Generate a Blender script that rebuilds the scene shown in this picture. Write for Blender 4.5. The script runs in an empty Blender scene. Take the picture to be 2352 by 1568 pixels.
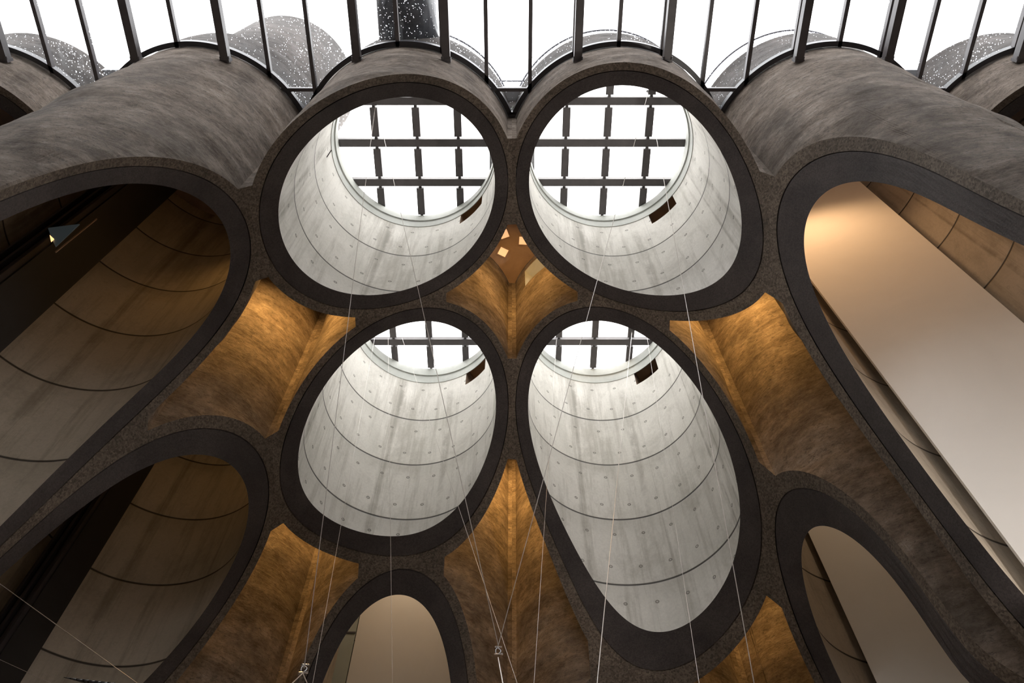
import bpy, bmesh, math, random
import numpy as np
from mathutils import Vector, noise

random.seed(7)
SC = bpy.context.scene
COL = SC.collection
H0 = 25.0          # metres per plan unit
EYE = 1.6
FL = -EYE / H0

# ------------------------------------------------------------------ camera, sky, exposure
cd = bpy.data.cameras.new('camera'); cam = bpy.data.objects.new('camera', cd); COL.objects.link(cam)
cd.sensor_width = 36.0; cd.lens = 1814.0 / 2352.0 * 36.0; cd.clip_start = 0.05; cd.clip_end = 500
cam.location = (0, 0, EYE)
cam.rotation_euler = (math.radians(180 - 30.2065), 0, 0)
SC.camera = cam
w = bpy.data.worlds.new('overcast_sky'); SC.world = w; w.use_nodes = True
wn = w.node_tree.nodes; bg = wn['Background']
bg.inputs['Color'].default_value = (1.0, 0.985, 0.96, 1); bg.inputs['Strength'].default_value = 1.0
SC.view_settings.view_transform = 'Standard'; SC.view_settings.look = 'None'
SC.view_settings.gamma = 1.0; SC.view_settings.use_curve_mapping = False
SC.view_settings.exposure = 2.65

# ------------------------------------------------------------------ plan constants (plan units)
P = 0.245; F1 = 0.2895; RI = 0.1035; RS = 0.118; RO = 0.1265; YW = 0.047
ZT = 1.01          # skylight level
HP = 1.045         # parapet level
HG = 0.95          # glass roof level
ZX, ZY, FPX = 1177.5, -272.0, 1814.0
AL = math.atan2(784 - ZY, FPX); CA, SA = math.cos(AL), math.sin(AL)
def W(x, f, h): return Vector((x * H0, f * H0, EYE + h * H0))
def ray(px, py):
    v = 784 - py; u = FPX * CA + v * SA
    return (px - ZX) / u, (FPX * SA - v * CA) / u
def centre(c, r): return (c - .5 * (1 if c > 0 else -1)) * P, F1 + (r - 1) * P

# ------------------------------------------------------------------ the carved surface: distance from an inner point, b-spline over direction
CC = np.array([0.02, .33, .15]); SG = .22; NG = 17; G0 = -8 * SG
COEF = np.array([
0.4954,0.4937,0.4937,0.4967,0.5033,0.5135,0.5262,0.5379,0.5418,0.5384,0.5347,0.5314,0.5281,0.5247,0.5217,0.5192,0.5171,
0.4817,0.4779,0.4752,0.4747,0.4770,0.4824,0.4903,0.4990,0.5032,0.5057,0.5124,0.5180,0.5205,0.5207,0.5197,0.5185,0.5173,
0.4708,0.4651,0.4601,0.4566,0.4550,0.4553,0.4562,0.4567,0.4588,0.4727,0.4961,0.5117,0.5184,0.5205,0.5205,0.5197,0.5188,
0.4636,0.4566,0.4500,0.4445,0.4404,0.4374,0.4329,0.4232,0.4185,0.4467,0.4948,0.5175,0.5233,0.5241,0.5232,0.5218,0.5206,
0.4604,0.4529,0.4460,0.4401,0.4361,0.4342,0.4318,0.4163,0.3989,0.4402,0.5230,0.5387,0.5321,0.5280,0.5253,0.5226,0.5204,
0.4610,0.4542,0.4484,0.4442,0.4429,0.4462,0.4566,0.4561,0.4488,0.4766,0.5838,0.5591,0.5304,0.5243,0.5222,0.5186,0.5156,
0.4646,0.4595,0.4567,0.4569,0.4610,0.4690,0.4846,0.5548,0.6117,0.4950,0.6009,0.5019,0.4898,0.5048,0.5099,0.5066,0.5035,
0.4696,0.4670,0.4685,0.4771,0.4964,0.5300,0.5800,0.6462,0.6135,0.6285,0.6563,0.4648,0.4528,0.4783,0.4875,0.4852,0.4833,
0.4739,0.4728,0.4777,0.4934,0.5277,0.5912,0.6907,0.7862,0.7288,0.6967,0.5041,0.4162,0.4329,0.4534,0.4593,0.4583,0.4592,
0.4758,0.4739,0.4777,0.4918,0.5234,0.5843,0.6891,0.8236,0.5613,0.5944,0.4866,0.4569,0.4532,0.4498,0.4420,0.4377,0.4402,
0.4750,0.4701,0.4686,0.4721,0.4810,0.4914,0.4882,0.4627,0.4079,0.4379,0.5051,0.5025,0.4721,0.4543,0.4402,0.4335,0.4345,
0.4730,0.4645,0.4574,0.4515,0.4460,0.4381,0.4244,0.4009,0.3611,0.3213,0.3547,0.4275,0.4518,0.4505,0.4432,0.4389,0.4391,
0.4715,0.4603,0.4491,0.4377,0.4254,0.4113,0.3948,0.3760,0.3579,0.3533,0.3656,0.4068,0.4352,0.4447,0.4459,0.4462,0.4481,
0.4720,0.4591,0.4459,0.4324,0.4183,0.4038,0.3895,0.3767,0.3685,0.3699,0.3811,0.4061,0.4290,0.4425,0.4495,0.4540,0.4583,
0.4748,0.4615,0.4480,0.4345,0.4212,0.4086,0.3977,0.3897,0.3860,0.3887,0.3982,0.4149,0.4325,0.4461,0.4556,0.4627,0.4690,
0.4801,0.4672,0.4544,0.4421,0.4307,0.4208,0.4132,0.4086,0.4071,0.4097,0.4171,0.4291,0.4427,0.4549,0.4648,0.4729,0.4802,
0.4873,0.4754,0.4639,0.4534,0.4442,0.4371,0.4324,0.4302,0.4301,0.4326,0.4383,0.4470,0.4573,0.4676,0.4767,0.4848,0.4923
]).reshape(NG, NG)
def bas(t): return np.array([(1-t)**3, 3*t**3-6*t**2+4, -3*t**3+3*t**2+3*t+1, t**3]) / 6
def rho(d):
    d = d / np.linalg.norm(d, axis=-1, keepdims=True)
    k = np.minimum(2 / (1 + d[..., 2] + 1e-3), 8)
    u = np.clip((d[..., 0]*k*.65 - G0) / SG, 1, NG - 2.001); v = np.clip((d[..., 1]*k*.65 - G0) / SG, 1, NG - 2.001)
    i = np.floor(u).astype(int); j = np.floor(v).astype(int); bu = bas(u - i); bv = bas(v - j); o = 0
    for a in range(4):
        for b in range(4): o = o + bu[a] * bv[b] * COEF[i-1+a, j-1+b]
    return o
def carve(X, F):
    X = np.asarray(X, float).ravel(); F = np.asarray(F, float).ravel(); n = 120
    hs = np.linspace(1.0, FL, n)
    Q = np.stack([X[None] - CC[0] + 0*hs[:, None], F[None] - CC[1] + 0*hs[:, None], np.broadcast_to(hs[:, None] - CC[2], (n, len(X)))], -1)
    g = np.linalg.norm(Q, axis=-1) - rho(Q); ins = g < 0
    first = np.maximum(np.where(ins.any(0), ins.argmax(0), n - 1), 1); ar = np.arange(len(X))
    g1 = g[first-1, ar]; g0 = g[first, ar]; t = np.where(g0 < 0, g1 / (g1 - g0 + 1e-12), 1.)
    return hs[first-1] + (hs[first] - hs[first-1]) * t

# ------------------------------------------------------------------ helpers
def mat(name):
    m = bpy.data.materials.new(name); m.use_nodes = True
    nt = m.node_tree; return m, nt, nt.nodes['Principled BSDF']
def N(nt, kind, **kw):
    n = nt.nodes.new(kind)
    for k, v in kw.items(): setattr(n, k, v)
    return n
def math_(nt, op, a, b=None, c=None):
    n = N(nt, 'ShaderNodeMath', operation=op)
    for i, s in enumerate((a, b, c)):
        if s is None: continue
        if isinstance(s, (int, float)): n.inputs[i].default_value = s
        else: nt.links.new(s, n.inputs[i])
    return n.outputs[0]
def ramp(nt, fac, stops):
    n = N(nt, 'ShaderNodeValToRGB'); nt.links.new(fac, n.inputs[0]); e = n.color_ramp.elements
    while len(e) < len(stops): e.new(.5)
    for k, (p, c) in zip(e, stops):
        k.position = p; k.color = (c, c, c, 1) if isinstance(c, (int, float)) else (*c, 1)
    return n.outputs[0]
def mixc(nt, fac, a, b, mode='MIX'):
    n = N(nt, 'ShaderNodeMix', data_type='RGBA', blend_type=mode)
    for i, s in ((0, fac), (6, a), (7, b)):
        if isinstance(s, (int, float)): n.inputs[i].default_value = s
        elif isinstance(s, tuple): n.inputs[i].default_value = (*s, 1)
        else: nt.links.new(s, n.inputs[i])
    return n.outputs[2]
def mapping(nt, scale, vec=None):
    if vec is None: vec = N(nt, 'ShaderNodeTexCoord').outputs['Object']
    m = N(nt, 'ShaderNodeMapping'); m.inputs['Scale'].default_value = scale; nt.links.new(vec, m.inputs[0]); return m.outputs[0]
def nz(nt, vec, scale, detail=6, rough=.6, dist=0.):
    n = N(nt, 'ShaderNodeTexNoise'); nt.links.new(vec, n.inputs['Vector'])
    n.inputs['Scale'].default_value = scale; n.inputs['Detail'].default_value = detail
    n.inputs['Roughness'].default_value = rough; n.inputs['Distortion'].default_value = dist; return n.outputs['Fac']
def bump(nt, bsdf, h, strength, dist):
    b = N(nt, 'ShaderNodeBump'); b.inputs['Strength'].default_value = strength; b.inputs['Distance'].default_value = dist
    nt.links.new(h, b.inputs['Height']); nt.links.new(b.outputs[0], bsdf.inputs['Normal']); return b
def polar(nt):
    """(angle, height, 0) of the tube in metres, for patterns that run round it"""
    tc = N(nt, 'ShaderNodeTexCoord'); s = N(nt, 'ShaderNodeSeparateXYZ'); nt.links.new(tc.outputs['Object'], s.inputs[0])
    ang = math_(nt, 'ARCTAN2', s.outputs[1], s.outputs[0]); return tc.outputs['Object'], ang, s.outputs[2]

# ------------------------------------------------------------------ materials
def m_sleeve(name='smooth_sleeve_concrete', tint=(1., 1., 1.), ties=.8):
    m, nt, b = mat(name); obj, ang, z = polar(nt); L = nt.links.new
    big = nz(nt, mapping(nt, (1, 1, .35), obj), .45, 6, .62, .6)
    col = ramp(nt, big, [(.3, (.66, .65, .60)), (.48, (.80, .78, .735)), (.72, (.87, .85, .81))])
    streak = nz(nt, mapping(nt, (1, 1, .07), obj), 2.6, 6, .7)
    col = mixc(nt, ramp(nt, streak, [(.5, 0.), (.66, .6)]), col, (.42, .40, .35), 'MIX')
    blot = nz(nt, mapping(nt, (1, 1, .6), obj), .9, 8, .75, .35)
    col = mixc(nt, ramp(nt, blot, [(.5, 0.), (.66, .5)]), col, (.46, .44, .39), 'MIX')
    drip = nz(nt, mapping(nt, (1, 1, .035), obj), .9, 3, .5, .3)
    col = mixc(nt, math_(nt, 'MULTIPLY', ramp(nt, drip, [(.58, 0.), (.63, 1.), (.66, .3)]), ramp(nt, blot, [(.38, 0.), (.55, .7)])), col, (.30, .28, .24), 'MIX')
    fine = nz(nt, obj, 14, 5, .7); col = mixc(nt, .35, col, ramp(nt, fine, [(.3, .72), (.65, 1.1)]), 'MULTIPLY')
    # every pour starts at another tone; a dark joint between pours
    zz = math_(nt, 'ADD', z, math_(nt, 'MULTIPLY', math_(nt, 'SUBTRACT', nz(nt, obj, .25, 1), .5), .22))
    pour = math_(nt, 'DIVIDE', math_(nt, 'SUBTRACT', zz, EYE + .98 * H0), .0981 * H0)
    fr = math_(nt, 'FRACT', math_(nt, 'ADD', pour, 50)); d = math_(nt, 'ABSOLUTE', math_(nt, 'SUBTRACT', fr, .5))
    joint = math_(nt, 'SUBTRACT', .5, d)
    jm = ramp(nt, joint, [(0, 1.), (.008, .9), (.016, 0.)])
    jstain = ramp(nt, fr, [(0., .0), (.7, .0), (.985, .3), (1., .0)])
    col = mixc(nt, jstain, col, (.40, .385, .35)); 
    wn_ = N(nt, 'ShaderNodeTexWhiteNoise', noise_dimensions='1D'); L(math_(nt, 'FLOOR', math_(nt, 'ADD', pour, 50)), wn_.inputs['W'])
    tone = math_(nt, 'MULTIPLY_ADD', wn_.outputs[0], .14, .9); tc = N(nt, 'ShaderNodeCombineColor')
    for i in range(3): L(tone, tc.inputs[i])
    col = mixc(nt, 1., col, tc.outputs[0], 'MULTIPLY')
    # vertical panel joints, faint
    vj = math_(nt, 'ABSOLUTE', math_(nt, 'SUBTRACT', math_(nt, 'FRACT', math_(nt, 'MULTIPLY_ADD', ang, 7/6.2832, 50.3)), .5))
    vm = ramp(nt, vj, [(0, .35), (.003, 0.)]); col = mixc(nt, vm, col, (.2, .19, .17))
    # tie holes: little rings on a grid, two rows to a pour
    cu = math_(nt, 'MULTIPLY_ADD', ang, 20/6.2832, 50); cv = math_(nt, 'MULTIPLY', math_(nt, 'ADD', pour, 50), 2)
    sh = math_(nt, 'MULTIPLY', math_(nt, 'MODULO', math_(nt, 'FLOOR', cv), 2), .3); cu = math_(nt, 'ADD', cu, sh)
    du = math_(nt, 'MULTIPLY', math_(nt, 'SUBTRACT', math_(nt, 'FRACT', cu), .5), .813); dv = math_(nt, 'MULTIPLY', math_(nt, 'SUBTRACT', math_(nt, 'FRACT', cv), .5), 1.226)
    r = math_(nt, 'SQRT', math_(nt, 'ADD', math_(nt, 'MULTIPLY', du, du), math_(nt, 'MULTIPLY', dv, dv)))
    ring = ramp(nt, r, [(0, .45), (.022, .3), (.034, 1.), (.047, 1.), (.056, 0.)])
    col = mixc(nt, math_(nt, 'MULTIPLY', ring, ties), col, (.13, .12, .10)); col = mixc(nt, jm, col, (.05, .045, .04))
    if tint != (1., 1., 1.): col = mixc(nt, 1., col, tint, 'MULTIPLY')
    L(col, b.inputs['Base Color']); b.inputs['Roughness'].default_value = .75
    h = math_(nt, 'SUBTRACT', math_(nt, 'MULTIPLY', big, .35), math_(nt, 'ADD', jm, math_(nt, 'MULTIPLY', ring, .5*ties)))
    bump(nt, b, h, .6, .03); return m
def m_rough(name='rough_slipform_concrete', tint=None, rgh=.92):
    m, nt, b = mat(name); obj, ang, z = polar(nt); L = nt.links.new
    st = nz(nt, mapping(nt, (.75, .75, 1.6), obj), 1.7, 12, .78, .1)
    big = nz(nt, mapping(nt, (1, 1, .6), obj), .42, 5, .6, .8)
    col = ramp(nt, st, [(.34, (.10, .074, .056)), (.46, (.195, .155, .125)), (.56, (.27, .22, .182)), (.68, (.38, .325, .28))])
    col = mixc(nt, .8, col, ramp(nt, big, [(.34, .42), (.5, .95), (.64, 1.45)]), 'MULTIPLY')
    chip = nz(nt, mapping(nt, (1, 1, 3.2), obj), 2.6, 12, .82)
    col = mixc(nt, ramp(nt, chip, [(.37, .85), (.43, 0.)]), col, (.06, .048, .04))
    col = mixc(nt, ramp(nt, chip, [(.6, 0.), (.68, .4)]), col, (.46, .41, .36))
    pit = nz(nt, mapping(nt, (1, 1, 1.5), obj), 6.5, 10, .85)
    col = mixc(nt, ramp(nt, pit, [(.4, .8), (.47, 0.)]), col, (.09, .075, .065))
    col = mixc(nt, ramp(nt, pit, [(.58, 0.), (.72, .45)]), col, (.52, .47, .42))
    if tint: col = mixc(nt, 1., col, tint, 'MULTIPLY')
    L(col, b.inputs['Base Color']); b.inputs['Roughness'].default_value = rgh; b.inputs['Specular IOR Level'].default_value = .25
    led = nz(nt, mapping(nt, (.16, .16, 1.5), obj), 1.1, 4, .7, .8)
    h = math_(nt, 'ADD', math_(nt, 'MULTIPLY', st, .5), math_(nt, 'ADD', math_(nt, 'MULTIPLY', pit, .35), math_(nt, 'MULTIPLY', led, .5)))
    bump(nt, b, h, 1., .15); return m
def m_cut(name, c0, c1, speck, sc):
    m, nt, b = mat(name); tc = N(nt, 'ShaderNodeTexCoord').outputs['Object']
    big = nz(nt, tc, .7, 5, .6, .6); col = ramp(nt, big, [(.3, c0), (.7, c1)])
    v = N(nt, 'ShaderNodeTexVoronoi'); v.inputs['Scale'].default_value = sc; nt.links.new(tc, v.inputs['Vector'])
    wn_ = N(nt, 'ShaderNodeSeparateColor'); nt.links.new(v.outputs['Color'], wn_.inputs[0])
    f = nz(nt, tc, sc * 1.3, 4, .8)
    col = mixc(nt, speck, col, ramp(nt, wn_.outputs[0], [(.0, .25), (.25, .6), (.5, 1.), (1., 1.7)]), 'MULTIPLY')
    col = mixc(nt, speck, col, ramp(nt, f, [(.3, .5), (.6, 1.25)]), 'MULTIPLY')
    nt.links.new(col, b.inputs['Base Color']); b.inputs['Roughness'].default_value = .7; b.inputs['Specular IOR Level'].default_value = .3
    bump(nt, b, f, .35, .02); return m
def m_plain(name, col, rough=.6, var=.12, sc=.5, metal=0., spec=.5):
    m, nt, b = mat(name); tc = N(nt, 'ShaderNodeTexCoord').outputs['Object']
    f = nz(nt, tc, sc, 5, .6, .5)
    c = mixc(nt, 1., col, ramp(nt, f, [(.25, 1 - var), (.75, 1 + var)]), 'MULTIPLY'); nt.links.new(c, b.inputs['Base Color'])
    b.inputs['Roughness'].default_value = rough; b.inputs['Metallic'].default_value = metal; b.inputs['Specular IOR Level'].default_value = spec
    return m
def m_rainglass():
    m, nt, b = mat('rain_wet_roof_glass'); nt.nodes.remove(b); L = nt.links.new
    out = nt.nodes['Material Output']; tc = N(nt, 'ShaderNodeTexCoord').outputs['Object']
    tr = N(nt, 'ShaderNodeBsdfTransparent'); tr.inputs[0].default_value = (.78, .80, .83, 1)
    tl = N(nt, 'ShaderNodeBsdfTranslucent'); tl.inputs[0].default_value = (.86, .9, .97, 1)
    gl = N(nt, 'ShaderNodeBsdfGlossy'); gl.inputs['Roughness'].default_value = .03
    v = N(nt, 'ShaderNodeTexVoronoi'); v.inputs['Scale'].default_value = 19; v.inputs['Randomness'].default_value = 1.; L(mapping(nt, (1, .75, 1), tc), v.inputs['Vector'])
    n1 = nz(nt, tc, .35, 4, .6); n2 = nz(nt, tc, 3.5, 6, .75)
    size = math_(nt, 'MULTIPLY_ADD', n1, 1.25, -.28)
    drop = math_(nt, 'LESS_THAN', v.outputs['Distance'], math_(nt, 'MULTIPLY', size, n2))
    run = ramp(nt, nz(nt, mapping(nt, (1, .12, 1), tc), 9, 5, .7), [(.5, 0.), (.68, .07)])
    film = math_(nt, 'MULTIPLY', run, ramp(nt, n1, [(.42, 0.), (.62, 1.)]))
    fac = math_(nt, 'MINIMUM', math_(nt, 'ADD', math_(nt, 'MULTIPLY', drop, .8), math_(nt, 'ADD', film, .004)), 1.)
    mx = N(nt, 'ShaderNodeMixShader'); L(fac, mx.inputs[0]); L(tr.outputs[0], mx.inputs[1]); L(tl.outputs[0], mx.inputs[2])
    m2 = N(nt, 'ShaderNodeMixShader'); m2.inputs[0].default_value = .04; L(mx.outputs[0], m2.inputs[1]); L(gl.outputs[0], m2.inputs[2])
    L(m2.outputs[0], out.inputs[0]); return m
def m_fritglass():
    m, nt, b = mat('dotted_skylight_glass'); nt.nodes.remove(b); L = nt.links.new
    out = nt.nodes['Material Output']; tc = N(nt, 'ShaderNodeTexCoord').outputs['Object']
    tr = N(nt, 'ShaderNodeBsdfTransparent'); tr.inputs[0].default_value = (1, 1, 1, 1)
    df = N(nt, 'ShaderNodeBsdfTranslucent'); df.inputs[0].default_value = (.8, .82, .86, 1)
    v = N(nt, 'ShaderNodeTexVoronoi'); v.inputs['Scale'].default_value = 8; v.inputs['Randomness'].default_value = 0.; L(tc, v.inputs['Vector'])
    mx = N(nt, 'ShaderNodeMixShader'); L(math_(nt, 'MULTIPLY', math_(nt, 'LESS_THAN', v.outputs['Distance'], .3), .15), mx.inputs[0]); L(tr.outputs[0], mx.inputs[1]); L(df.outputs[0], mx.inputs[2])
    L(mx.outputs[0], out.inputs[0]); return m
def m_emit(name, col, s):
    m, nt, b = mat(name); b.inputs['Base Color'].default_value = (*col, 1)
    b.inputs['Emission Color'].default_value = (*col, 1); b.inputs['Emission Strength'].default_value = s; return m
M_SLEEVE = m_sleeve(); M_BROWN = m_sleeve('brown_sleeve_concrete', (.66, .59, .51), .12)  # second sleeve: browner and darker, fainter tie holes, for tubes without skylights
M_ROUGH = m_rough(); M_WETDIM = m_rough('wet_concrete_dimmed_for_sky', (.30, .31, .34), .7)  # roof copy: rain wet, and darkened further to hold down open-sky brightness
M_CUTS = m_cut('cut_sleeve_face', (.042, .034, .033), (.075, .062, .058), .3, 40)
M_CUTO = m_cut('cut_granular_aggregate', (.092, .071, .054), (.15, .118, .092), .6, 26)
M_WHITE = m_plain('white_plaster', (.90, .87, .83), .8, .05, .3)
M_GUT = m_plain('black_gutter_steel', (.03, .03, .036), .4, .2, 3)
M_STEEL = m_plain('dark_painted_steel', (.085, .076, .08), .45, .2, 3)
M_BLACK = m_plain('black_shaft_metal', (.012, .011, .012), .6, .3, 1.2)
M_WIRE = m_plain('wire_strand', (.62, .58, .55), .35, .1, 8, .6)
M_CHROME = m_plain('bright_shackle_steel', (.7, .7, .72), .2, .1, 8, 1.)
M_FLOOR = m_plain('polished_floor', (.40,.35,.31), .5, .1, .4)
M_WALL = m_plain('lower_wall_concrete', (.3, .27, .24), .8, .25, .4)
def m_slab():
    m = m_plain('brown_slab_soffit', (.27, .19, .145), .85, .35, 1.1); nt = m.node_tree; b = nt.nodes['Principled BSDF']
    tc = N(nt, 'ShaderNodeTexCoord').outputs['Object']; n = N(nt, 'ShaderNodeTexNoise'); n.inputs['Scale'].default_value = 1.6; n.inputs['Detail'].default_value = 5; nt.links.new(tc, n.inputs['Vector'])
    v = N(nt, 'ShaderNodeTexVoronoi', feature='DISTANCE_TO_EDGE'); v.inputs['Scale'].default_value = .45
    nt.links.new(mixc(nt, .16, tc, n.outputs['Color']), v.inputs['Vector'])
    old = b.inputs['Base Color'].links[0].from_socket
    nt.links.new(mixc(nt, ramp(nt, v.outputs['Distance'], [(0, .9), (.008, .7), (.016, 0.)]), old, (.03, .02, .015)), b.inputs['Base Color']); return m
M_SLAB = m_slab()
M_DECK = m_plain('pale_roof_deck', (.55, .57, .6), .6, .1, .6)
M_RAIL = m_plain('pale_railing_metal', (.12, .12, .14), .4, .1, 2, .4)
M_DUCT = m_plain('wet_dark_duct_skin', (.05, .055, .065), .25, .4, 1.5)
M_GLASS = m_rainglass(); M_FRIT = m_fritglass()
M_LEAF = m_plain('leaf', (.05, .08, .04), .6, .3, 5)
M_LAMP = m_emit('warm_lamp_lens', (1., .62, .3), 6.)
M_SQUARE = m_emit('warm_square_light', (1., .62, .34), .1)

def finish(o, m, parent, smooth=False):
    for x in (m if isinstance(m, (list, tuple)) else [m]): o.data.materials.append(x)
    COL.objects.link(o)
    if parent is not None: o.parent = parent
    if smooth:
        for p in o.data.polygons: p.use_smooth = True
    return o
def mesh(name, verts, faces, m, parent=None, smooth=False, mi=None):
    me = bpy.data.meshes.new(name); me.from_pydata([tuple(v) for v in verts], [], faces); me.update()
    if mi is not None: me.polygons.foreach_set('material_index', mi)
    return finish(bpy.data.objects.new(name, me), m, parent, smooth)
def from_bm(name, bm, m, parent=None, smooth=False):
    me = bpy.data.meshes.new(name); bm.to_mesh(me); bm.free(); me.update()
    return finish(bpy.data.objects.new(name, me), m, parent, smooth)
def tag(o, label, cat, group=None, kind=None):
    if label: o['label'] = label
    if cat: o['category'] = cat
    if group: o['group'] = group
    if kind: o['kind'] = kind
    return o
def empty(name, loc): 
    o = bpy.data.objects.new(name, None); COL.objects.link(o); o.location = loc; o.empty_display_size = .3; return o
def bx(bm, lo, hi):
    v = [bm.verts.new((x, y, z)) for x in (lo[0], hi[0]) for y in (lo[1], hi[1]) for z in (lo[2], hi[2])]
    for f in ((0,1,3,2), (4,6,7,5), (0,4,5,1), (2,3,7,6), (0,2,6,4), (1,5,7,3)): bm.faces.new([v[i] for i in f])
def tube(bm, a, b, r, n=8, r2=None, cap=True):
    a, b = Vector(a), Vector(b); d = (b - a).normalized(); s = d.orthogonal().normalized(); t = d.cross(s); r2 = r if r2 is None else r2
    A = [bm.verts.new(a + (s*math.cos(k*2*math.pi/n) + t*math.sin(k*2*math.pi/n))*r) for k in range(n)]
    B = [bm.verts.new(b + (s*math.cos(k*2*math.pi/n) + t*math.sin(k*2*math.pi/n))*r2) for k in range(n)]
    for k in range(n): bm.faces.new((A[k], A[(k+1) % n], B[(k+1) % n], B[k]))
    if cap: bm.faces.new(A[::-1]); bm.faces.new(B)
def box(name, lo, hi, m, parent=None, bev=0.):
    bm = bmesh.new(); bx(bm, lo, hi)
    if bev: bmesh.ops.bevel(bm, geom=bm.edges[:], offset=bev, segments=2, affect='EDGES')
    return from_bm(name, bm, m, parent)

# ------------------------------------------------------------------ setting: floor, walls, solid ceiling behind the glass
BX = .745; FB = F1 + 2*P + RO + .01; FS = -.32
tag(box('floor', (-BX*H0-.5, FS*H0-.5, -.3), (BX*H0+.5, FB*H0+.5, 0.), M_FLOOR), None, None, kind='structure')
ZR = EYE + 1.04*H0
tag(box('wall_left', (-BX*H0-.5, FS*H0-.5, 0), (-BX*H0, FB*H0+.5, ZR - 2.5), M_WALL), None, None, kind='structure')
tag(box('wall_right', (BX*H0, FS*H0-.5, 0), (BX*H0+.5, FB*H0+.5, ZR - 2.5), M_WALL), None, None, kind='structure')
tag(box('wall_back', (-BX*H0, FB*H0, 0), (BX*H0, FB*H0+.5, ZR), M_WALL), None, None, kind='structure')
tag(box('wall_front', (-BX*H0, FS*H0-.5, 0), (BX*H0, FS*H0, ZR - 2.5), M_WALL), None, None, kind='structure')
GF = -.25
tag(box('ceiling', (-BX*H0, FS*H0, EYE + HG*H0), (BX*H0, GF*H0, EYE + HG*H0 + .4), M_SLAB), None, None, kind='structure')

# ------------------------------------------------------------------ silo tubes
TUBES = {}
NBR = lambda c, r: {0: c < 3, 1: r < 3, 2: c > -3, 3: r > 1}     # +x, +y, -x, -y neighbour present
def outline(c, r, th):
    """outer boundary radius of the tube's own cell, with flat webs to its neighbours; second value: True where it meets the neighbour"""
    R = np.full(len(th), RO); join = np.zeros(len(th), bool); nb = NBR(c, r)
    for q in range(4):
        if not nb[q]: continue
        d = np.angle(np.exp(1j * (th - q*np.pi/2))); a = np.abs(d)
        a0 = math.atan2(YW, P/2); xc = math.sqrt(RO*RO - YW*YW); a1 = math.atan2(YW, xc)
        m1 = a <= a0 + 1e-6; R[m1] = (P/2) / np.cos(a[m1]); join |= m1
        m2 = (a > a0 + 1e-6) & (a < a1); R[m2] = YW / np.sin(a[m2])
    return R, join
def tube_carve(c, r, X, F):
    if abs(c) == 3 and r == 1: return np.full(len(X), .855)
    if abs(c) == 3: return np.full(len(X), FL)
    return carve(X, F)
D2R = math.pi/180
HOLE = (35.5*D2R, 57.4*D2R, .945, .99)
HOLE2 = (-146*D2R, -126*D2R, .943, .988)
LAB = {(-2,1): 'rough concrete silo tube at upper left, cut open long with a black lift shaft inside',
 (-1,1): 'round concrete silo tube left of the two under the big round skylights',
 (1,1): 'round concrete silo tube right of the two under the big round skylights',
 (2,1): 'rough concrete silo tube at upper right, white wall in its long opening',
 (-3,1): 'partly hidden concrete tube in the top left corner under the glass roof',
 (3,1): 'partly hidden concrete tube in the top right corner under the glass roof',
 (-2,2): 'dim brown silo tube at lower left with black shaft, below the long upper left opening',
 (-1,2): 'egg shaped tube opening left of centre, half skylight at its top, second row',
 (1,2): 'longest pale tube opening right of centre, half skylight at its top, second row',
 (2,2): 'narrow leaf shaped tube opening at lower right closed by beige wall inside',
 (-1,3): 'small arched tube opening at bottom centre filled by beige wall',
 (1,3): 'dark concrete tube cut at the bottom edge, below the longest pale opening',
 (-2,3): 'dark concrete tube at the bottom left edge beside the orange lit hollow',
 (2,3): 'concrete tube at the bottom right edge below the narrow leaf shaped opening'}
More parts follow.
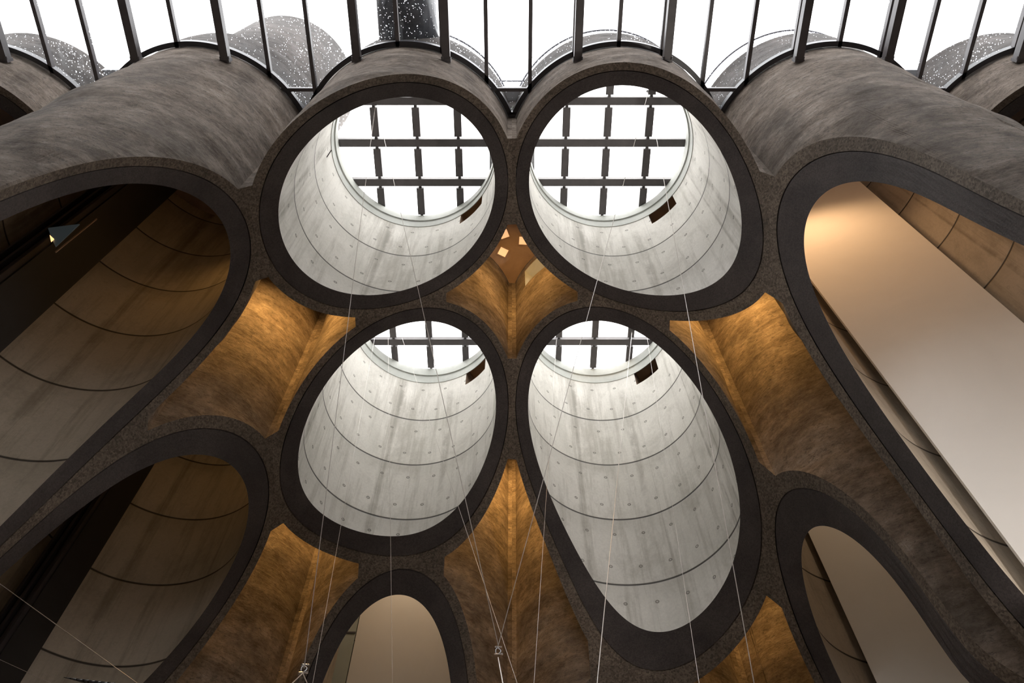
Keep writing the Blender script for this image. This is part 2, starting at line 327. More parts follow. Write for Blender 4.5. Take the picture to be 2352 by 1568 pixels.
def make_tube(c, r):
    cx, cy = centre(c, r); n = 360
    has_sky = abs(c) == 1 and r <= 2
    th = np.linspace(-np.pi, np.pi, n + 1)[:-1]
    extra = []
    holes = [HOLE] if has_sky else []
    if (c, r) == (1, 2): holes = [HOLE, HOLE2]
    for hN in holes: extra += [hN[0], hN[1]]
    nb = NBR(c, r); a0 = math.atan2(YW, P/2); a1 = math.atan2(YW, math.sqrt(RO*RO-YW*YW))
    for q in range(4):
        if nb[q]:
            for s in (-a1, -a0, a0, a1): extra.append(float(np.angle(np.exp(1j*(q*np.pi/2 + s)))))
    th = np.unique(np.concatenate([th, extra])); th = th[np.concatenate([[True], np.diff(th) > 1e-4]) | np.isin(th, extra)]
    n = len(th); ct, st = np.cos(th), np.sin(th)
    RB, join = outline(c, r, th)
    jn = join & np.roll(join, -1)            # quad k..k+1 joins a neighbour: no outer face there
    root = empty('silo_tube', W(cx, cy, FL)); root.location.z = 0
    root.location = (cx*H0, cy*H0, 0)
    def hh(R): 
        R = np.broadcast_to(R, (n,)); return tube_carve(c, r, cx + R*ct, cy + R*st)
    def inh(k, z1, z2):
        for (t0, t1, q1, q2) in holes:
            if th[k] >= t0 - 1e-4 and th[(k+1) % n] <= t1 + 1e-4 and z1 >= q1 - 1e-4 and z2 <= q2 + 1e-4: return True
        return False
    lv = sorted({q for hN in holes for q in hN[2:]})
    # --- smooth inner sleeve: cut face + inner wall
    V = []; Fc = []; MI = []
    def ringv(R, H): 
        i0 = len(V); R = np.broadcast_to(R, (n,)); H = np.broadcast_to(H, (n,))
        V.extend(zip(R*ct*H0, R*st*H0, EYE + H*H0)); return i0
    def band(a, b, mi, skip=None):
        for k in range(n):
            if skip is not None and skip(k): continue
            k2 = (k+1) % n; q = (a+k, a+k2, b+k2, b+k)
            if max(abs(V[a+k][2]-V[b+k][2]), abs(V[a+k2][2]-V[b+k2][2])) < 1e-5 and max(abs(V[a+k][0]-V[b+k][0]), abs(V[a+k][1]-V[b+k][1])) < 1e-6: continue
            Fc.append(q); MI.append(mi(k) if callable(mi) else mi)
    radii = [RI, (RI*2+RS)/3, (RI+RS*2)/3, RS - .0003]
    rings = []
    for R in radii: rings.append(ringv(R, hh(R)))
    for a, b in zip(rings[1:], rings[:-1]): band(a, b, 1)
    up = ringv(RS - .0003, np.minimum(hh(RS - .0003) + .012, ZT)); band(up, rings[-1], 1)
    h0 = hh(RI); top = ZT
    levels = [h0 + (q*0) for q in ()]
    prev = ringv(RI, h0); ph = h0
    lv_in = lv + [top]
    for q in lv_in:
        hq = np.maximum(h0, q); cur = ringv(RI, hq)
        z1, z2 = (ph.min() if ph is h0 else pq), q
        band(prev, cur, 0, (lambda k, z1=z1, z2=z2: inh(k, z1, z2)) if ph is not h0 else None)
        prev = cur; ph = hq; pq = q
    sl = mesh('inner_sleeve', V, Fc, [M_SLEEVE if abs(c) == 1 and r < 3 else M_BROWN, M_CUTS], root, True, MI)
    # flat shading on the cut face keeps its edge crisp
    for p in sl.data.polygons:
        if p.material_index == 1: p.use_smooth = False
    # --- old outer shell: granular cut face + rough outer wall + parapet cap
    V = []; Fc = []; MI = []
    rings = []
    for t in (0, .35, .7, 1.):
        R = RS + .0006 + (RB - RS - .0006)*t; rings.append(ringv(R, hh(R)))
    for a, b in zip(rings[1:], rings[:-1]): band(a, b, 1)
    up = ringv(RS + .0006, np.minimum(hh(RS + .0006) + .012, ZT)); band(rings[0], up, 1)
    hb = hh(RB); tops = HP if r == 1 else ZT
    rows = 70 if (r == 1 or abs(c) <= 2) else 2
    grid = []
    base = np.linspace(0, 1, rows + 1)[1:]
    prev = ringv(RB, hb); first = prev; pz = None
    def disp(H):
        out = np.zeros(n)
        if rows < 3: return out
        web = RB != RO; wf = np.array([0. if web[k] else min(1., min([abs(np.angle(np.exp(1j*(th[k]-q*np.pi/2)))) - a1 for q in range(4) if nb[q]] + [9.])/.12) for k in range(n)])
        for k in range(n):
            x, y, z = (cx+RB[k]*ct[k])*H0, (cy+RB[k]*st[k])*H0, EYE + H[k]*H0
            f = wf[k] * min(1, max(0, (H[k]-hb[k])*H0/.25)) * min(1, max(0, (tops-H[k])*H0/.2))
            if any(abs(H[k]-q) < .012 for q in lv): f = 0
            out[k] = f * (.075*noise.noise(Vector((x*.3, y*.3, z*.9))) + .035*noise.noise(Vector((x*1.1, y*1.1, z*2.6))))
        return out
    # rows: fractions between the cut and the first hole level, then up
    marks = lv + [tops]; Hs = []; lo = hb; nrow = [rows - 12*len(lv)] + [12]*len(lv); 
    for mk, nr in zip(marks, nrow):
        hi = np.maximum(hb, mk); nr = max(nr, 1)
        if mk in lv and lv.index(mk) > 0: nr = 1
        for i in range(1, nr + 1): Hs.append((lo + (hi - lo)*i/nr, (None if lo is hb else 1, float(lo.min()) if lo is hb else lv[marks.index(mk)-1], mk)))
        lo = hi
    for H, (flag, z1, z2) in Hs:
        dR = disp(H)/H0; R = RB + dR
        cur = ringv(R, H)
        def sk(k, flag=flag, z1=z1, z2=z2): return jn[k] or (flag is not None and z2 in lv and inh(k, z1, z2))
        band(prev, cur, (lambda k, H=H: 2 if H[k] > HG + .001 and r == 1 and st[k] < .1 else 0), sk); prev = cur
    if tops > ZT:
        c1_ = ringv(RO - .004, tops); band(prev, c1_, 2); c2_ = ringv(RO - .004, ZT + .004); band(c1_, c2_, 2); c3_ = ringv(RI, ZT + .004); band(c2_, c3_, 2)
    else:
        capi = ringv(RI, tops); band(prev, capi, 0)
    sh = mesh('outer_shell', V, Fc, [M_ROUGH, M_CUTO, M_WETDIM], root, True, MI); sh.data.set_sharp_from_angle(angle=math.radians(35))
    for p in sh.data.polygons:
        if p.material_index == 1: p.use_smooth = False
    # window openings through both skins: jambs
    for (t0, t1, q1, q2) in holes:
        V = []; Fc = []; m_ = 8
        tt = np.linspace(t0, t1, m_)
        for R in (RI, RO):
            for q in (q1, q2):
                for t in tt: V.append((R*math.cos(t)*H0, R*math.sin(t)*H0, EYE+q*H0))
        g = lambda a, b, k: a*2*m_ + b*m_ + k
        for k in range(m_-1):
            Fc.append((g(0,0,k), g(1,0,k), g(1,0,k+1), g(0,0,k+1))); Fc.append((g(0,1,k), g(0,1,k+1), g(1,1,k+1), g(1,1,k)))
        for k in (0, m_-1): Fc.append((g(0,0,k), g(0,1,k), g(1,1,k), g(1,0,k)))
        mesh('window_jamb', V, Fc, M_CURB if t0 < 0 else M_SLAB2, root)
    tag(root, LAB.get((c, r), 'concrete silo tube of the outermost %s column, %s, behind the %s tubes' % ('left' if c < 0 else 'right', 'second row' if r == 2 else 'third row', 'left' if c < 0 else 'right')), 'silo tube', 'concrete silo tubes above the atrium')
    TUBES[(c, r)] = root
    return root
M_CURB = m_plain('pale_curb_concrete', (.44, .455, .43), .7, .15, 1.2)
M_SLAB2 = m_plain('brown_opening_reveal', (.24, .17, .12), .85, .25, 1.5)
for c in (-3, -2, -1, 1, 2, 3):
    for r in (1, 2, 3): make_tube(c, r)

# ------------------------------------------------------------------ hollows between the tubes: soffit slabs, lamps
def cell_poly(gx, gy, shrink=.0):
    pts = []
    ax = math.sqrt(RO*RO - YW*YW)
    for q in range(4):
        # tube centre in direction 45+90q from the cell centre
        sx, sy = ((1,1), (-1,1), (-1,-1), (1,-1))[q]; tx, ty = gx + sx*P/2, gy + sy*P/2
        a_s = math.atan2(-sy*YW, -sx*ax); a_e = math.atan2(-sy*ax, -sx*YW)
        if q % 2: a_s, a_e = a_e, a_s
        d = (a_e - a_s + math.pi) % (2*math.pi) - math.pi
        seg = [(tx + (RO+.001)*math.cos(a_s + d*k/10), ty + (RO+.001)*math.sin(a_s + d*k/10)) for k in range(11)]
        pts += seg
    return sorted(pts, key=lambda p: math.atan2(p[1]-gy, p[0]-gx))
CELL = {(0,1): 'centre hollow', (-1,1): 'hollow left', (1,1): 'hollow right', (0,2): 'lower centre hollow', (-1,2): 'lower left hollow', (1,2): 'lower right hollow'}
wh = {(0,1): 'in the small four pointed hollow between the four central tubes', (-1,1): 'in the orange hollow left of the central tubes', (1,1): 'in the orange hollow right of the central tubes',
      (0,2): 'in the tall orange hollow at bottom centre', (-1,2): 'in the brown hollow at lower left of centre', (1,2): 'in the orange hollow at the bottom right of centre'}
for i in range(-2, 3):
    for j in (1, 2, 3):
        gx, gy = i*P, F1 + (j-.5)*P
        pts = cell_poly(gx, gy); m_ = len(pts)
        if j == 3:      # last row: a plain cover behind the third row of tubes
            continue
        V = [(x*H0, y*H0, EYE+1.0*H0) for x, y in pts] + [(x*H0, y*H0, EYE+1.0*H0+.3) for x, y in pts] + [(gx*H0, gy*H0, EYE+1.0*H0), (gx*H0, gy*H0, EYE+1.0*H0+.3)]
        Fc = [((k+1) % m_, k, 2*m_) for k in range(m_)] + [(m_+k, m_+(k+1) % m_, 2*m_+1) for k in range(m_)] + [(k, (k+1) % m_, m_+(k+1) % m_, m_+k) for k in range(m_)]
        s = mesh('soffit_slab', V, Fc, M_SLAB)
        nm = wh.get((i, j), 'over the dark outer hollow at %s, %s row' % ('left' if i < 0 else 'right', 'first' if j == 1 else 'second'))
        tag(s, 'brown concrete soffit closing the top, ' + nm, 'soffit', 'soffits over the hollows')
def warm_lamp(p, aim, power, where, col=(1., .54, .15), r=.12, spot=None):
    p = Vector(p); aim = Vector(aim); d = (aim - p).normalized()
    root = empty('uplight', p)
    bm = bmesh.new(); tube(bm, -d*.16, d*.06, .1, 16, .12); from_bm('housing', bm, M_STEEL, root)
    bm = bmesh.new(); tube(bm, d*.061, d*.065, .095, 16); from_bm('lens', bm, M_LAMP, root)
    ld = bpy.data.lights.new('warm_light', 'SPOT'); ld.energy = power; ld.color = col; ld.shadow_soft_size = r
    ld.spot_size = spot or math.radians(165); ld.spot_blend = .9
    lo = bpy.data.objects.new('warm_light', ld); COL.objects.link(lo); lo.parent = root; lo.location = d*.09
    lo.rotation_mode = 'QUATERNION'; lo.rotation_quaternion = d.to_track_quat('-Z', 'Y')
    tag(root, 'small dark lamp hidden ' + where, 'lamp', 'lamps hidden in the openings')
PW = 60.0
for (i, j), hl, k in (((0,1), .93, (1.6,3.6,3.6,5,4.2,4.5)[0]), ((-1,1), .86, (1.6,3.6,3.6,5,4.2,4.5)[1]), ((1,1), .86, (1.6,3.6,3.6,5,4.2,4.5)[2]), ((0,2), .88, (1.6,3.6,3.6,5,4.2,4.5)[3]), ((-1,2), .84, (1.6,3.6,3.6,5,4.2,4.5)[4]), ((1,2), .78, (1.6,3.6,3.6,5,4.2,4.5)[5])):
    gx, gy = i*P, F1 + (j-.5)*P
    warm_lamp(W(gx, gy - .052, hl), W(gx, gy + .06, hl - (.16 if (i, j) != (0, 1) else .03)), PW*k, wh[(i, j)])
warm_lamp(W(-.288, .262, .90), W(-.272, .35, .76), PW*(.6,1.4,.15,.8,.5,10)[0], 'inside the upper left lift tube', spot=math.radians(110))
warm_lamp(W(.330, .262, .93), W(.305, .37, .70), PW*(.6,1.4,.15,.8,.5,10)[1], 'inside the upper right white walled tube', (1., .6, .3), spot=math.radians(150), r=.3)
warm_lamp(W(-.33, .46, .82), W(-.31, .58, .70), PW*(.6,1.4,.15,.8,.5,10)[2], 'inside the lower left lift tube', spot=math.radians(150))
warm_lamp(W(-.12, .73, .86), W(-.12, .83, .70), PW*(.6,1.4,.15,.8,.5,10)[3], 'inside the bottom centre walled tube', (1., .75, .5))
warm_lamp(W(.36, .46, .80), W(.36, .54, .60), PW*(.6,1.4,.15,.8,.5,10)[4], 'inside the lower right walled tube', (1., .75, .5))
warm_lamp(W(.395, .262, .06), W(.385, .345, .34), PW*(.6,1.4,.15,.8,.5,10)[5], 'low down in the upper right white walled tube, added to brighten its wall', (1., .93, .86), spot=math.radians(90), r=.4)  # neutral fill lamp, added to brighten the lower part of the white wall
# closed tops of the tubes without skylights
for (c, r), root in TUBES.items():
    if abs(c) == 1 and r <= 2: continue
    bm = bmesh.new(); tube(bm, (0, 0, EYE+ZT*H0-.15), (0, 0, EYE+ZT*H0), (RI)*H0, 64); from_bm('top_slab', bm, M_SLAB, root)
# square lights in the centre soffit
for (x, y), a, s in (((-.0123, .4395), 27, .29), ((.0155, .4228), 3, .29), ((-.0108, .4132), 70, .29)):
    root = empty('square_light', W(x, y, 1.0)); root.rotation_euler = (0, 0, math.radians(a)); h = s/2
    bm = bmesh.new()
    for lo, hi in (((-h-.04, -h-.04, -.03), (h+.04, -h, .0)), ((-h-.04, h, -.03), (h+.04, h+.04, .0)), ((-h-.04, -h, -.03), (-h, h, .0)), ((h, -h, -.03), (h+.04, h, .0))): bx(bm, lo, hi)
    from_bm('frame', bm, M_SLAB, root)
    bm = bmesh.new(); bx(bm, (-h, -h, -.012), (h, h, -.002)); from_bm('diffuser', bm, M_SQUARE, root)
    tag(root, {27: 'tilted glowing square light nearest the middle of the centre soffit', 3: 'glowing square light at the right edge of the centre soffit', 70: 'glowing square light at the upper left edge of the centre soffit'}[a], 'light', 'square lights in the soffit')

# ------------------------------------------------------------------ skylights on the four central tubes
def skylight(c, r, label):
    cx, cy = centre(c, r); root = empty('skylight', (cx*H0, cy*H0, EYE+ZT*H0)); Rr = RI*H0
    bm = bmesh.new(); n = 96
    def rg(R, z): return [bm.verts.new((R*math.cos(k*2*math.pi/n), R*math.sin(k*2*math.pi/n), z)) for k in range(n)]
    A = [rg(Rr, -.9), rg(Rr-.02, -.9), rg(Rr-.02, -.45), rg(Rr-.06, -.45), rg(Rr-.06, 0), rg(Rr, 0)]
    for a, b in zip(A, A[1:] + A[:1]):
        for k in range(n): bm.faces.new((a[k], b[k], b[(k+1) % n], a[(k+1) % n]))
    from_bm('curb', bm, M_CURB, root)
    bm = bmesh.new(); tube(bm, (0,0,.32), (0,0,.35), Rr+.3, 96); from_bm('glass', bm, M_FRIT, root)
    s = .0525*H0*ZT*1.0
    for k in (-1, 0, 1):
        y = k*s + .0025*H0; half = math.sqrt(max(Rr*Rr - y*y, .1)) + .1
        box('cross_beam', (-half, y-.125, .02), (half, y+.125, .22), M_STEEL, root)
    for k in (-1, 0, 1):
        x = k*s; half = math.sqrt(max(Rr*Rr - x*x, .1)) + .1
        bm = bmesh.new(); bx(bm, (x-.045, -half, .08), (x+.045, half, .2))
        for q in (-2, -1, 0, 1):
            y0 = q*s + .0025*H0 + .2; y1 = y0 + s - .4
            y0 = max(y0, -half); y1 = min(y1, half)
            if y1 - y0 > .15: bx(bm, (x-.12, y0, .03), (x+.12, y1, .2))
        from_bm('glazing_bar', bm, M_STEEL, root)
    tag(root, label, 'skylight', 'round skylights over the tubes')
skylight(-1, 1, 'gridded round skylight at top of the upper left central tube')
skylight(1, 1, 'gridded round skylight at top of the upper right central tube')
skylight(-1, 2, 'gridded skylight of which only the lower half shows, lower left central tube')
skylight(1, 2, 'gridded skylight of which only the lower half shows, lower right central tube')

# ------------------------------------------------------------------ glass roof in front of the first row of tubes
groof = empty('window_1', (0, GF*H0, EYE+HG*H0)); groof['kind'] = 'structure'
gl = groof.location
def front(x):
    """front outline of the first row of tubes at plan x"""
    best = 9.
    for c in (-3, -2, -1, 1, 2, 3):
        cx, cy = centre(c, 1); d = abs(x - cx)
        if d <= P/2 + 1e-9:
            f = cy - (math.sqrt(RO*RO - d*d) if d < RO else 0); f = min(f, cy - YW) if d <= P/2 + 1e-9 and NB_SIDE(c, x - cx) else f
            best = min(best, f)
        elif d < RO and abs(c) == 3: best = min(best, cy - math.sqrt(RO*RO - d*d))
    return best if best < 9 else F1
def NB_SIDE(c, dx): return (dx > 0 and c < 3) or (dx < 0 and c > -3)
xs = np.linspace(-.72, .72, 721)
V = []; Fc = []
for x in xs:
    fy = front(x)
    V.append((x*H0, 0, 0)); V.append((x*H0, (fy-.0015)*H0 - gl.y, 0))
for k in range(len(xs)-1): Fc.append((2*k, 2*k+2, 2*k+3, 2*k+1))
mesh('rain_spotted_glass', V, Fc, M_GLASS, groof)
# curved gutter that follows the tubes
V = []; Fc = []; prof = ((-.001, -.13), (-.0066, -.13), (-.0066, .09), (-.001, .09)); 
for x in xs:
    fy = front(x)
    e = 1e-3; sl_ = (front(x+e) - front(x-e))/(2*e); sl_ = max(-2.2, min(2.2, sl_)); nx, ny = sl_, -1.; L_ = math.hypot(nx, ny); nx, ny = nx/L_, ny/L_
    for o, z in prof: V.append(((x + nx*(-o))*H0, (fy + ny*(-o))*H0 - gl.y, z))
for k in range(len(xs)-1):
    for q in range(4): Fc.append((4*k+q, 4*k+4+q, 4*k+4+(q+1) % 4, 4*k+(q+1) % 4))
mesh('curved_gutter', V, Fc, M_GUT, groof, False)
for k in range(-12, 14):
    x = -.031 + .0529*k
    xm = x*HG
    if abs(xm) > .71: continue
    fy = front(xm)
    box('glazing_mullion', (xm*H0-.055, 0, -.13), (xm*H0+.055, fy*H0 - gl.y, .05), M_STEEL, groof)
for c in (-3, -2, -1, 1, 2, 3):
    for off in (-.0495, .0495):
        xm = centre(c, 1)[0] + off
        if abs(xm) > .7: continue
        z0 = -.98; yy = front(xm)*H0 - gl.y
        bm = bmesh.new(); bx(bm, (xm*H0-.11, 0, z0), (xm*H0+.11, yy - .05, z0+.26)); from_bm('deep_beam', bm, M_STEEL, groof)
        bm = bmesh.new(); bx(bm, (xm*H0-.13, yy-.08, z0-.02), (xm*H0+.13, yy-.0, z0+.28))
        for sx in (-.1, .1): tube(bm, (xm*H0+sx, yy-.16, z0+.02), (xm*H0+sx, yy-.07, z0+.02), .035, 8)
        from_bm('beam_end_plate', bm, M_STEEL, groof)
for xv in (-2*P, -P, 0, P, 2*P):
    # transom across each valley between two tubes
    ks = sorted(range(-12, 14), key=lambda k: abs((-.031 + .0529*k + .0264)*HG - xv))[0]
    xa, xb = (-.031 + .0529*ks)*HG, (-.031 + .0529*(ks+1))*HG
    box('transom', (xa*H0, .2085*H0 - gl.y, -.1), (xb*H0, .2085*H0 - gl.y + .1, .03), M_STEEL, groof)

# ------------------------------------------------------------------ above the roof
def railing(c, a0, a1, label):
    cx, cy = centre(c, 1); root = empty('roof_railing', (cx*H0, cy*H0, EYE+HP*H0)); R = (RO-.003)*H0; n = 60
    for zz, rr, nm in ((1.0, .03, 'top_rail'), (.12, .015, 'bottom_rail')):
        bm = bmesh.new()
        for k in range(n):
            a, b = a0 + (a1-a0)*k/n, a0 + (a1-a0)*(k+1)/n
            tube(bm, (R*math.cos(a*D2R), R*math.sin(a*D2R), zz), (R*math.cos(b*D2R), R*math.sin(b*D2R), zz), rr, 6)
        from_bm(nm, bm, M_RAIL, root)
    m_ = int((a1-a0)/2.6)
    bm = bmesh.new(); tube(bm, (0, 0, 0), (0, 0, 1.0), .011, 5); first = from_bm('baluster', bm, M_RAIL, root)
    for k in range(m_+1):
        o = first if k == 0 else first.copy()
        if k: COL.objects.link(o); o.parent = root
        a = (a0 + (a1-a0)*k/m_)*D2R; o.location = (R*math.cos(a), R*math.sin(a), 0)
    tag(root, label, 'railing', 'railings on the roof terrace')
railing(-1, -72, -8, 'thin curved railing beyond the glass on the right of the upper left central tube')
railing(1, -172, -18, 'thin curved railing beyond the glass, all round the upper right central tube')
railing(2, -172, -62, 'thin curved railing beyond the glass on the left of the upper right rough tube')
cx, cy = centre(-2, 1); bm = bmesh.new(); tube(bm, (0, 0, EYE+HP*H0), (0, 0, EYE+1.35*H0), .105*H0, 96)
o = from_bm('roof_turret', bm, M_WETDIM, None); o.location = (cx*H0, cy*H0, 0); tag(o, 'tall round concrete turret seen through rain wet glass above the upper left tube', 'turret')
for p in o.data.polygons:
    if len(p.vertices) == 4: p.use_smooth = True
bm = bmesh.new(); tube(bm, W(-.1275, -.15, 1.034), W(-.1275, .17, 1.034), .0368*H0, 48); o = from_bm('roof_duct', bm, M_DUCT, None)
tag(o, 'wide dark rain beaded duct running away over the glass above the upper left central tube', 'duct')
for p in o.data.polygons:
    if len(p.vertices) == 4: p.use_smooth = True
for s, nm in ((-1, 'left'), (1, 'right')):
    o = box('roof_deck', W(-2*P*1.0*(-s) - .045, .205, 1.03) if False else W(s*2*P - .05, .205, 1.032), W(s*2*P + .05, .4, 1.045), M_DECK)
    tag(o, 'pale roof deck edge glimpsed through the glass at far ' + nm + ' between two tubes', 'deck')
o = box('roof_deck', W(-.03, .228, 1.03), W(.03, .4, 1.045), M_DECK); tag(o, 'pale roof deck in the valley between the two central tubes', 'deck')
root = empty('roof_railing', W(0, .23, 1.045))
for z in (.12, 1.0):
    bm = bmesh.new(); tube(bm, (-.03*H0, 0, z), (.03*H0, 0, z), .025, 6); from_bm('rail', bm, M_RAIL, root)
bm = bmesh.new(); tube(bm, (0, 0, 0), (0, 0, 1.0), .012, 5); first = from_bm('baluster', bm, M_RAIL, root)
for k in range(9):
    o = first if k == 0 else first.copy()
    if k: COL.objects.link(o); o.parent = root
    o.location = ((-.028 + .007*k)*H0, 0, 0)
tag(root, 'short straight railing in the valley between the two central tubes', 'railing', 'railings on the roof terrace')
def weed(px, py, label):
    a, b = ray(px, py); h = HG + .008; root = empty('small_weed', W(a*h, b*h, HG + .001))
    bm = bmesh.new(); lf = bmesh.new()
    for k in range(9):
        ang = random.uniform(0, 6.28); t = random.uniform(.05, .16); z = random.uniform(.1, .3)
        e = Vector((t*math.cos(ang), t*math.sin(ang), z)); tube(bm, (0, 0, 0), e, .006, 5)
        for q in range(3):
            c_ = e*random.uniform(.6, 1.); d = Vector((random.uniform(-1, 1), random.uniform(-1, 1), random.uniform(-.3, .6))).normalized()*.06; s_ = d.orthogonal().normalized()*.022
            v = [lf.verts.new(c_), lf.verts.new(c_+d*.5+s_), lf.verts.new(c_+d), lf.verts.new(c_+d*.5-s_)]; lf.faces.new(v)
    from_bm('stem', bm, M_LEAF, root); from_bm('leaves', lf, M_LEAF, root); tag(root, label, 'plant', 'small weeds on the roof glass')
weed(1175, 250, 'tiny dark weed in the glass valley between the two central tubes')
weed(1660, 243, 'tiny dark weed in the glass corner right of the upper right central tube')

# ------------------------------------------------------------------ inside the side tubes
def slabwall(name, pts, h0, h1, t, m, label, cat):
    (xa, ya), (xb, yb) = pts; d = Vector((xb-xa, yb-ya)).normalized(); nn = Vector((-d.y, d.x))*t
    V = [(p[0]*H0, p[1]*H0, EYE+h*H0) for h in (h0, h1) for p in ((xa, ya), (xb, yb), (xb+nn.x/H0, yb+nn.y/H0), (xa+nn.x/H0, ya+nn.y/H0))]
    o = mesh(name, V, [(0,1,2,3)[::-1], (4,5,6,7), (0,1,5,4), (1,2,6,5), (2,3,7,6), (3,0,4,7)], m); tag(o, label, cat, 'gallery walls inside the tubes' ); return o
slabwall('gallery_wall', ((.3215, .3698), (.433, .3227)), FL, 1.0, .12, M_WHITE, 'white wall standing inside the long upper right tube opening', 'wall')
slabwall('gallery_wall', ((.3264, .6192), (.455, .560)), FL, 1.0, .1, M_WHITE, 'beige wall inside the narrow leaf shaped opening at lower right', 'wall')
slabwall('gallery_wall', ((-.198, .8265), (-.0305, .800)), FL, 1.0, .1, M_WHITE, 'beige wall filling the small arched opening at bottom centre', 'wall')
# glazed strip left of that wall
root = empty('glazed_screen', W(-.212, .825, .0)); lx, ly, lz = root.location
box('glass_panel', (-.19, 0, FL*H0), (.33, .03, 1.0*H0 - .2), m_plain('greenish_panel', (.42, .46, .42), .3, .06, .8), root)
for h in (.36, .47, .575, .68, .79, .9): box('glazing_bar', (-.19, -.03, h*H0), (.33, .0, h*H0+.06), M_STEEL, root)
tag(root, 'greenish grey glazed strip left of the beige wall at bottom centre', 'screen')
# lift shafts
def shaft(c, r, t0, t1, dist, label, cat='lift shaft'):
    cx, cy = centre(c, r)
    (xa, ya), (xb, yb) = t0, t1
    root = empty('lift_shaft', ((xa+xb)/2*H0, ya*H0, 0)); hw = (xb-xa)/2*H0; dep = (yb-ya)*H0
    ztop = EYE + 1.0*H0 - .1
    box('shaft_casing', (-hw, 0, 0), (hw, dep, ztop), M_BLACK, root)
    for k, x in enumerate((-.78, -.55, -.12, .12, .5, .82)):
        box('guide_rail', (x*hw-.025, -.09 - .05*(k % 2), 0), (x*hw+.025, -.001, ztop - .4), M_SHRAIL, root)
    return root, hw
M_SHRAIL = m_plain('dark_rail_steel', (.05, .045, .05), .4, .2, 2, .5)
root, hw = shaft(-2, 1, (-.4485, .2824), (-.4148, .33), 0, '')
tag(root, 'black lift shaft with rails inside the long upper left tube opening', 'lift shaft', 'black lift shafts in the left tubes')
# small lit landing window on the shaft face
def at_plane(px, py, yplane):
    a, b = ray(px, py); h = yplane / b; return a*h, h
yp = .2824
def quad_on_shaft(px, root, m, nm, off):
    V = []
    for p in px:
        X, h = at_plane(p[0], p[1], yp - off/H0); V.append((X*H0 - root.location.x, -off, EYE + h*H0))
    V2 = [(x, y-.02, z) for x, y, z in V]; n = len(V)
    return mesh(nm, V + V2, [tuple(range(n)), tuple(range(2*n-1, n-1, -1))] + [(k, (k+1) % n, n+(k+1) % n, n+k) for k in range(n)], m, root)
quad_on_shaft([(112, 525), (185, 516), (130, 568), (122, 553)], root, m_emit('dim_grey_pane', (.05, .065, .07), .05), 'landing_window', .16)
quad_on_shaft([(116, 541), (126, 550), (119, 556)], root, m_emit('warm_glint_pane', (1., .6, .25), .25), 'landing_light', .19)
quad_on_shaft([(128, 579), (224, 502), (225, 504), (130, 581)], root, m_plain('brass_edge', (.45, .3, .2), .4, .1, 2), 'edge_strip', .2)
root, hw = shaft(-2, 2, (-.44, .5444), (-.417, .587), 0, '')
tag(root, 'black lift shaft inside the dim lower left tube opening', 'lift shaft', 'black lift shafts in the left tubes')

# ------------------------------------------------------------------ suspension wires
def unp(px, py, h): a, b = ray(px, py); return W(a*h, b*h, h)
KA = unp(700, 1534, .36); KB = unp(1146, 1482, .38)
def wire(a, b, label, r=.0065):
    bm = bmesh.new(); A, B = Vector(a), Vector(b); mid = (A+B)/2
    tube(bm, (0, 0, 0), B-A, r, 6)
    o = from_bm('suspension_wire', bm, M_WIRE); o.location = A
    tag(o, label, 'wire', 'thin wires hanging through the atrium'); return o
HT = ZT + .002
wire(unp(864, 240, HT), KA, 'thin pale wire from the upper left skylight down to the leftmost shackle', .008)
wire(unp(880, 302, HT), KB, 'thin wire from the upper left skylight to the centre shackle', .008)
wire(unp(1491, 210, HT), KB, 'thin wire from the upper right skylight slanting left to the centre shackle', .008)
wire(unp(1507, 305, HT), unp(1739, 1600, .33), 'long wire from the upper right skylight to the bottom right past the pale tube', .008)
wire(unp(1453, 760, HT), unp(1370, 1600, .34), 'bright wire crossing the longest pale tube opening to the bottom edge', .009)
wire(unp(893, 776, HT), unp(903, 1600, .4), 'faint nearly vertical wire above the bottom centre arch', .005)
wire(unp(925, 776, HT), unp(1200, 1600, .37), 'faint wire passing just right of the centre shackle', .005)
wire(unp(1280, 776, HT), unp(1226, 1600, .37), 'faint wire down the right part of the tall orange hollow', .005)
wire(unp(862, 776, HT), unp(714, 1600, .37), 'faint wire just right of the leftmost shackle', .005)
wire(unp(1488, 776, HT), unp(1612, 1600, .37), 'faintest wire down the middle of the longest pale tube', .004)
wire(KB - Vector((0, 0, .25)), unp(1164, 1610, .30), 'bright short wire running down from the centre shackle', .011)
wire(unp(-60, 1296, .42), unp(360, 1600, .30), 'thin pale wire slanting across the lower left corner', .006)
wire(unp(-60, 1486, .40), unp(170, 1592, .32), 'fainter lower slanting wire in the bottom left corner', .004)
wire(KA - Vector((0, 0, .1)), unp(640, 1600, .31), 'pale wire from the leftmost shackle down to the left', .009)
wire(KA - Vector((0, 0, .1)), unp(720, 1600, .31), 'pale wire from the leftmost shackle down to the right', .009)
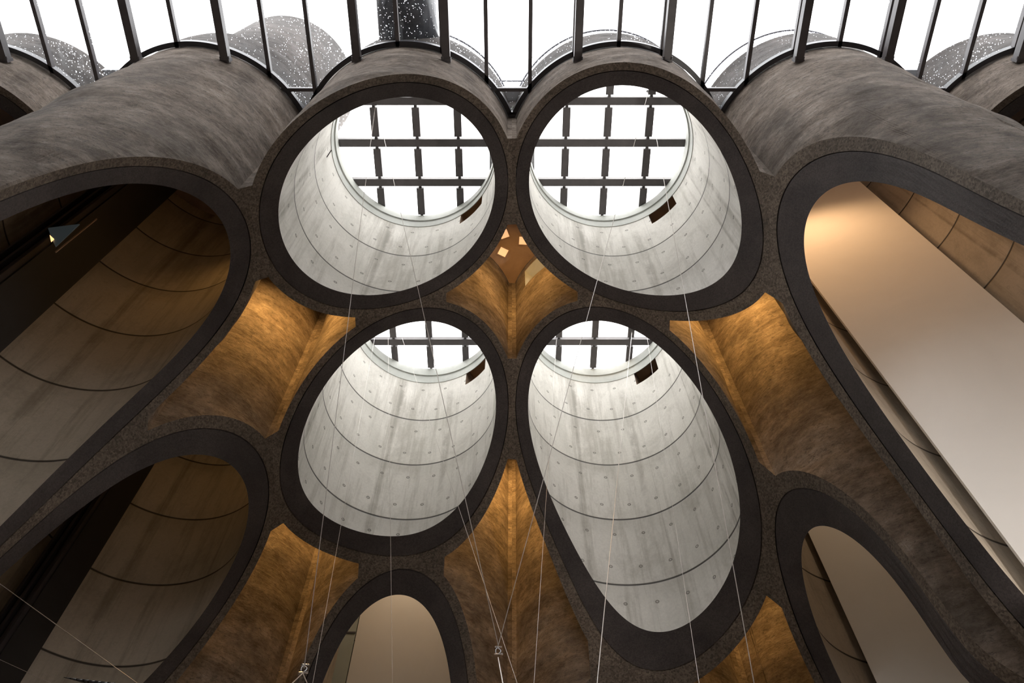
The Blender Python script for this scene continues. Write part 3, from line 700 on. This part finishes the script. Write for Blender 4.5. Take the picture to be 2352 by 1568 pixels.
def shackle(p, s, label):
    root = empty('cable_shackle', p)
    bm = bmesh.new(); n = 18
    pts = [Vector((.042*math.cos(t), .012*math.sin(2*t), .055*math.sin(t)-.02))*s for t in [k*2*math.pi/n for k in range(n)]]
    for k in range(n): tube(bm, pts[k], pts[(k+1) % n], .011*s, 8)
    from_bm('bow', bm, M_CHROME, root, True)
    bm = bmesh.new(); tube(bm, Vector((-.06, 0, -.075))*s, Vector((.06, 0, -.075))*s, .012*s, 8); tube(bm, Vector((.055, 0, -.075))*s, Vector((.078, 0, -.075))*s, .02*s, 6); from_bm('pin', bm, M_CHROME, root)
    bm = bmesh.new()
    for dx in (-.045, 0, .045): tube(bm, Vector((dx, -.02, .05))*s, Vector((dx*.6, .02, .085))*s, .014*s, 8)
    tube(bm, Vector((-.06, 0, .062))*s, Vector((.06, .01, .07))*s, .012*s, 8)
    from_bm('cable_clamp', bm, M_CHROME, root)
    tag(root, label, 'shackle', 'shackles where wires meet')
shackle(KA, 1.15, 'bright steel shackle at bottom left where pale wires meet')
shackle(KB - Vector((0, 0, .1)), 1.1, 'bright steel shackle at bottom centre in front of the tall orange hollow')
# tip of the hanging sculpture, just entering at the bottom left
A = unp(148, 1555, .30); B = unp(262, 1576, .295); bm = bmesh.new(); prev = A
for k in range(8):
    t0, t1 = k/8, (k+1)/8; q0 = A.lerp(B, t0); q1 = A.lerp(B, t1); tube(bm, q0 - A, q1 - A, .004 + .05*t0, 10, .004 + .05*t1)
o = from_bm('sculpture_tip', bm, m_plain('glossy_black_rubber', (.03, .03, .032), .2, .2, 6), None, True); o.location = A
tag(o, 'glossy black pointed tip of a hanging sculpture at the bottom left edge', 'sculpture')
for px, py, sl in ((864, 240, 'left'), (1491, 210, 'right')):
    p = unp(px, py, HT); root = empty('wire_hook', p); bm = bmesh.new(); n = 14
    for k in range(n):
        a, b = k*2*math.pi/n, (k+1)*2*math.pi/n; tube(bm, (.07*math.cos(a), 0, .09*math.sin(a)), (.07*math.cos(b), 0, .09*math.sin(b)), .016, 6)
    from_bm('ring', bm, M_STEEL, root); bm = bmesh.new(); tube(bm, (0, 0, .08), (0, 0, .2), .02, 6); from_bm('bolt', bm, M_STEEL, root)
    tag(root, 'small dark wire hook under the ' + sl + ' big round skylight', 'hook', 'wire hooks under the skylights')
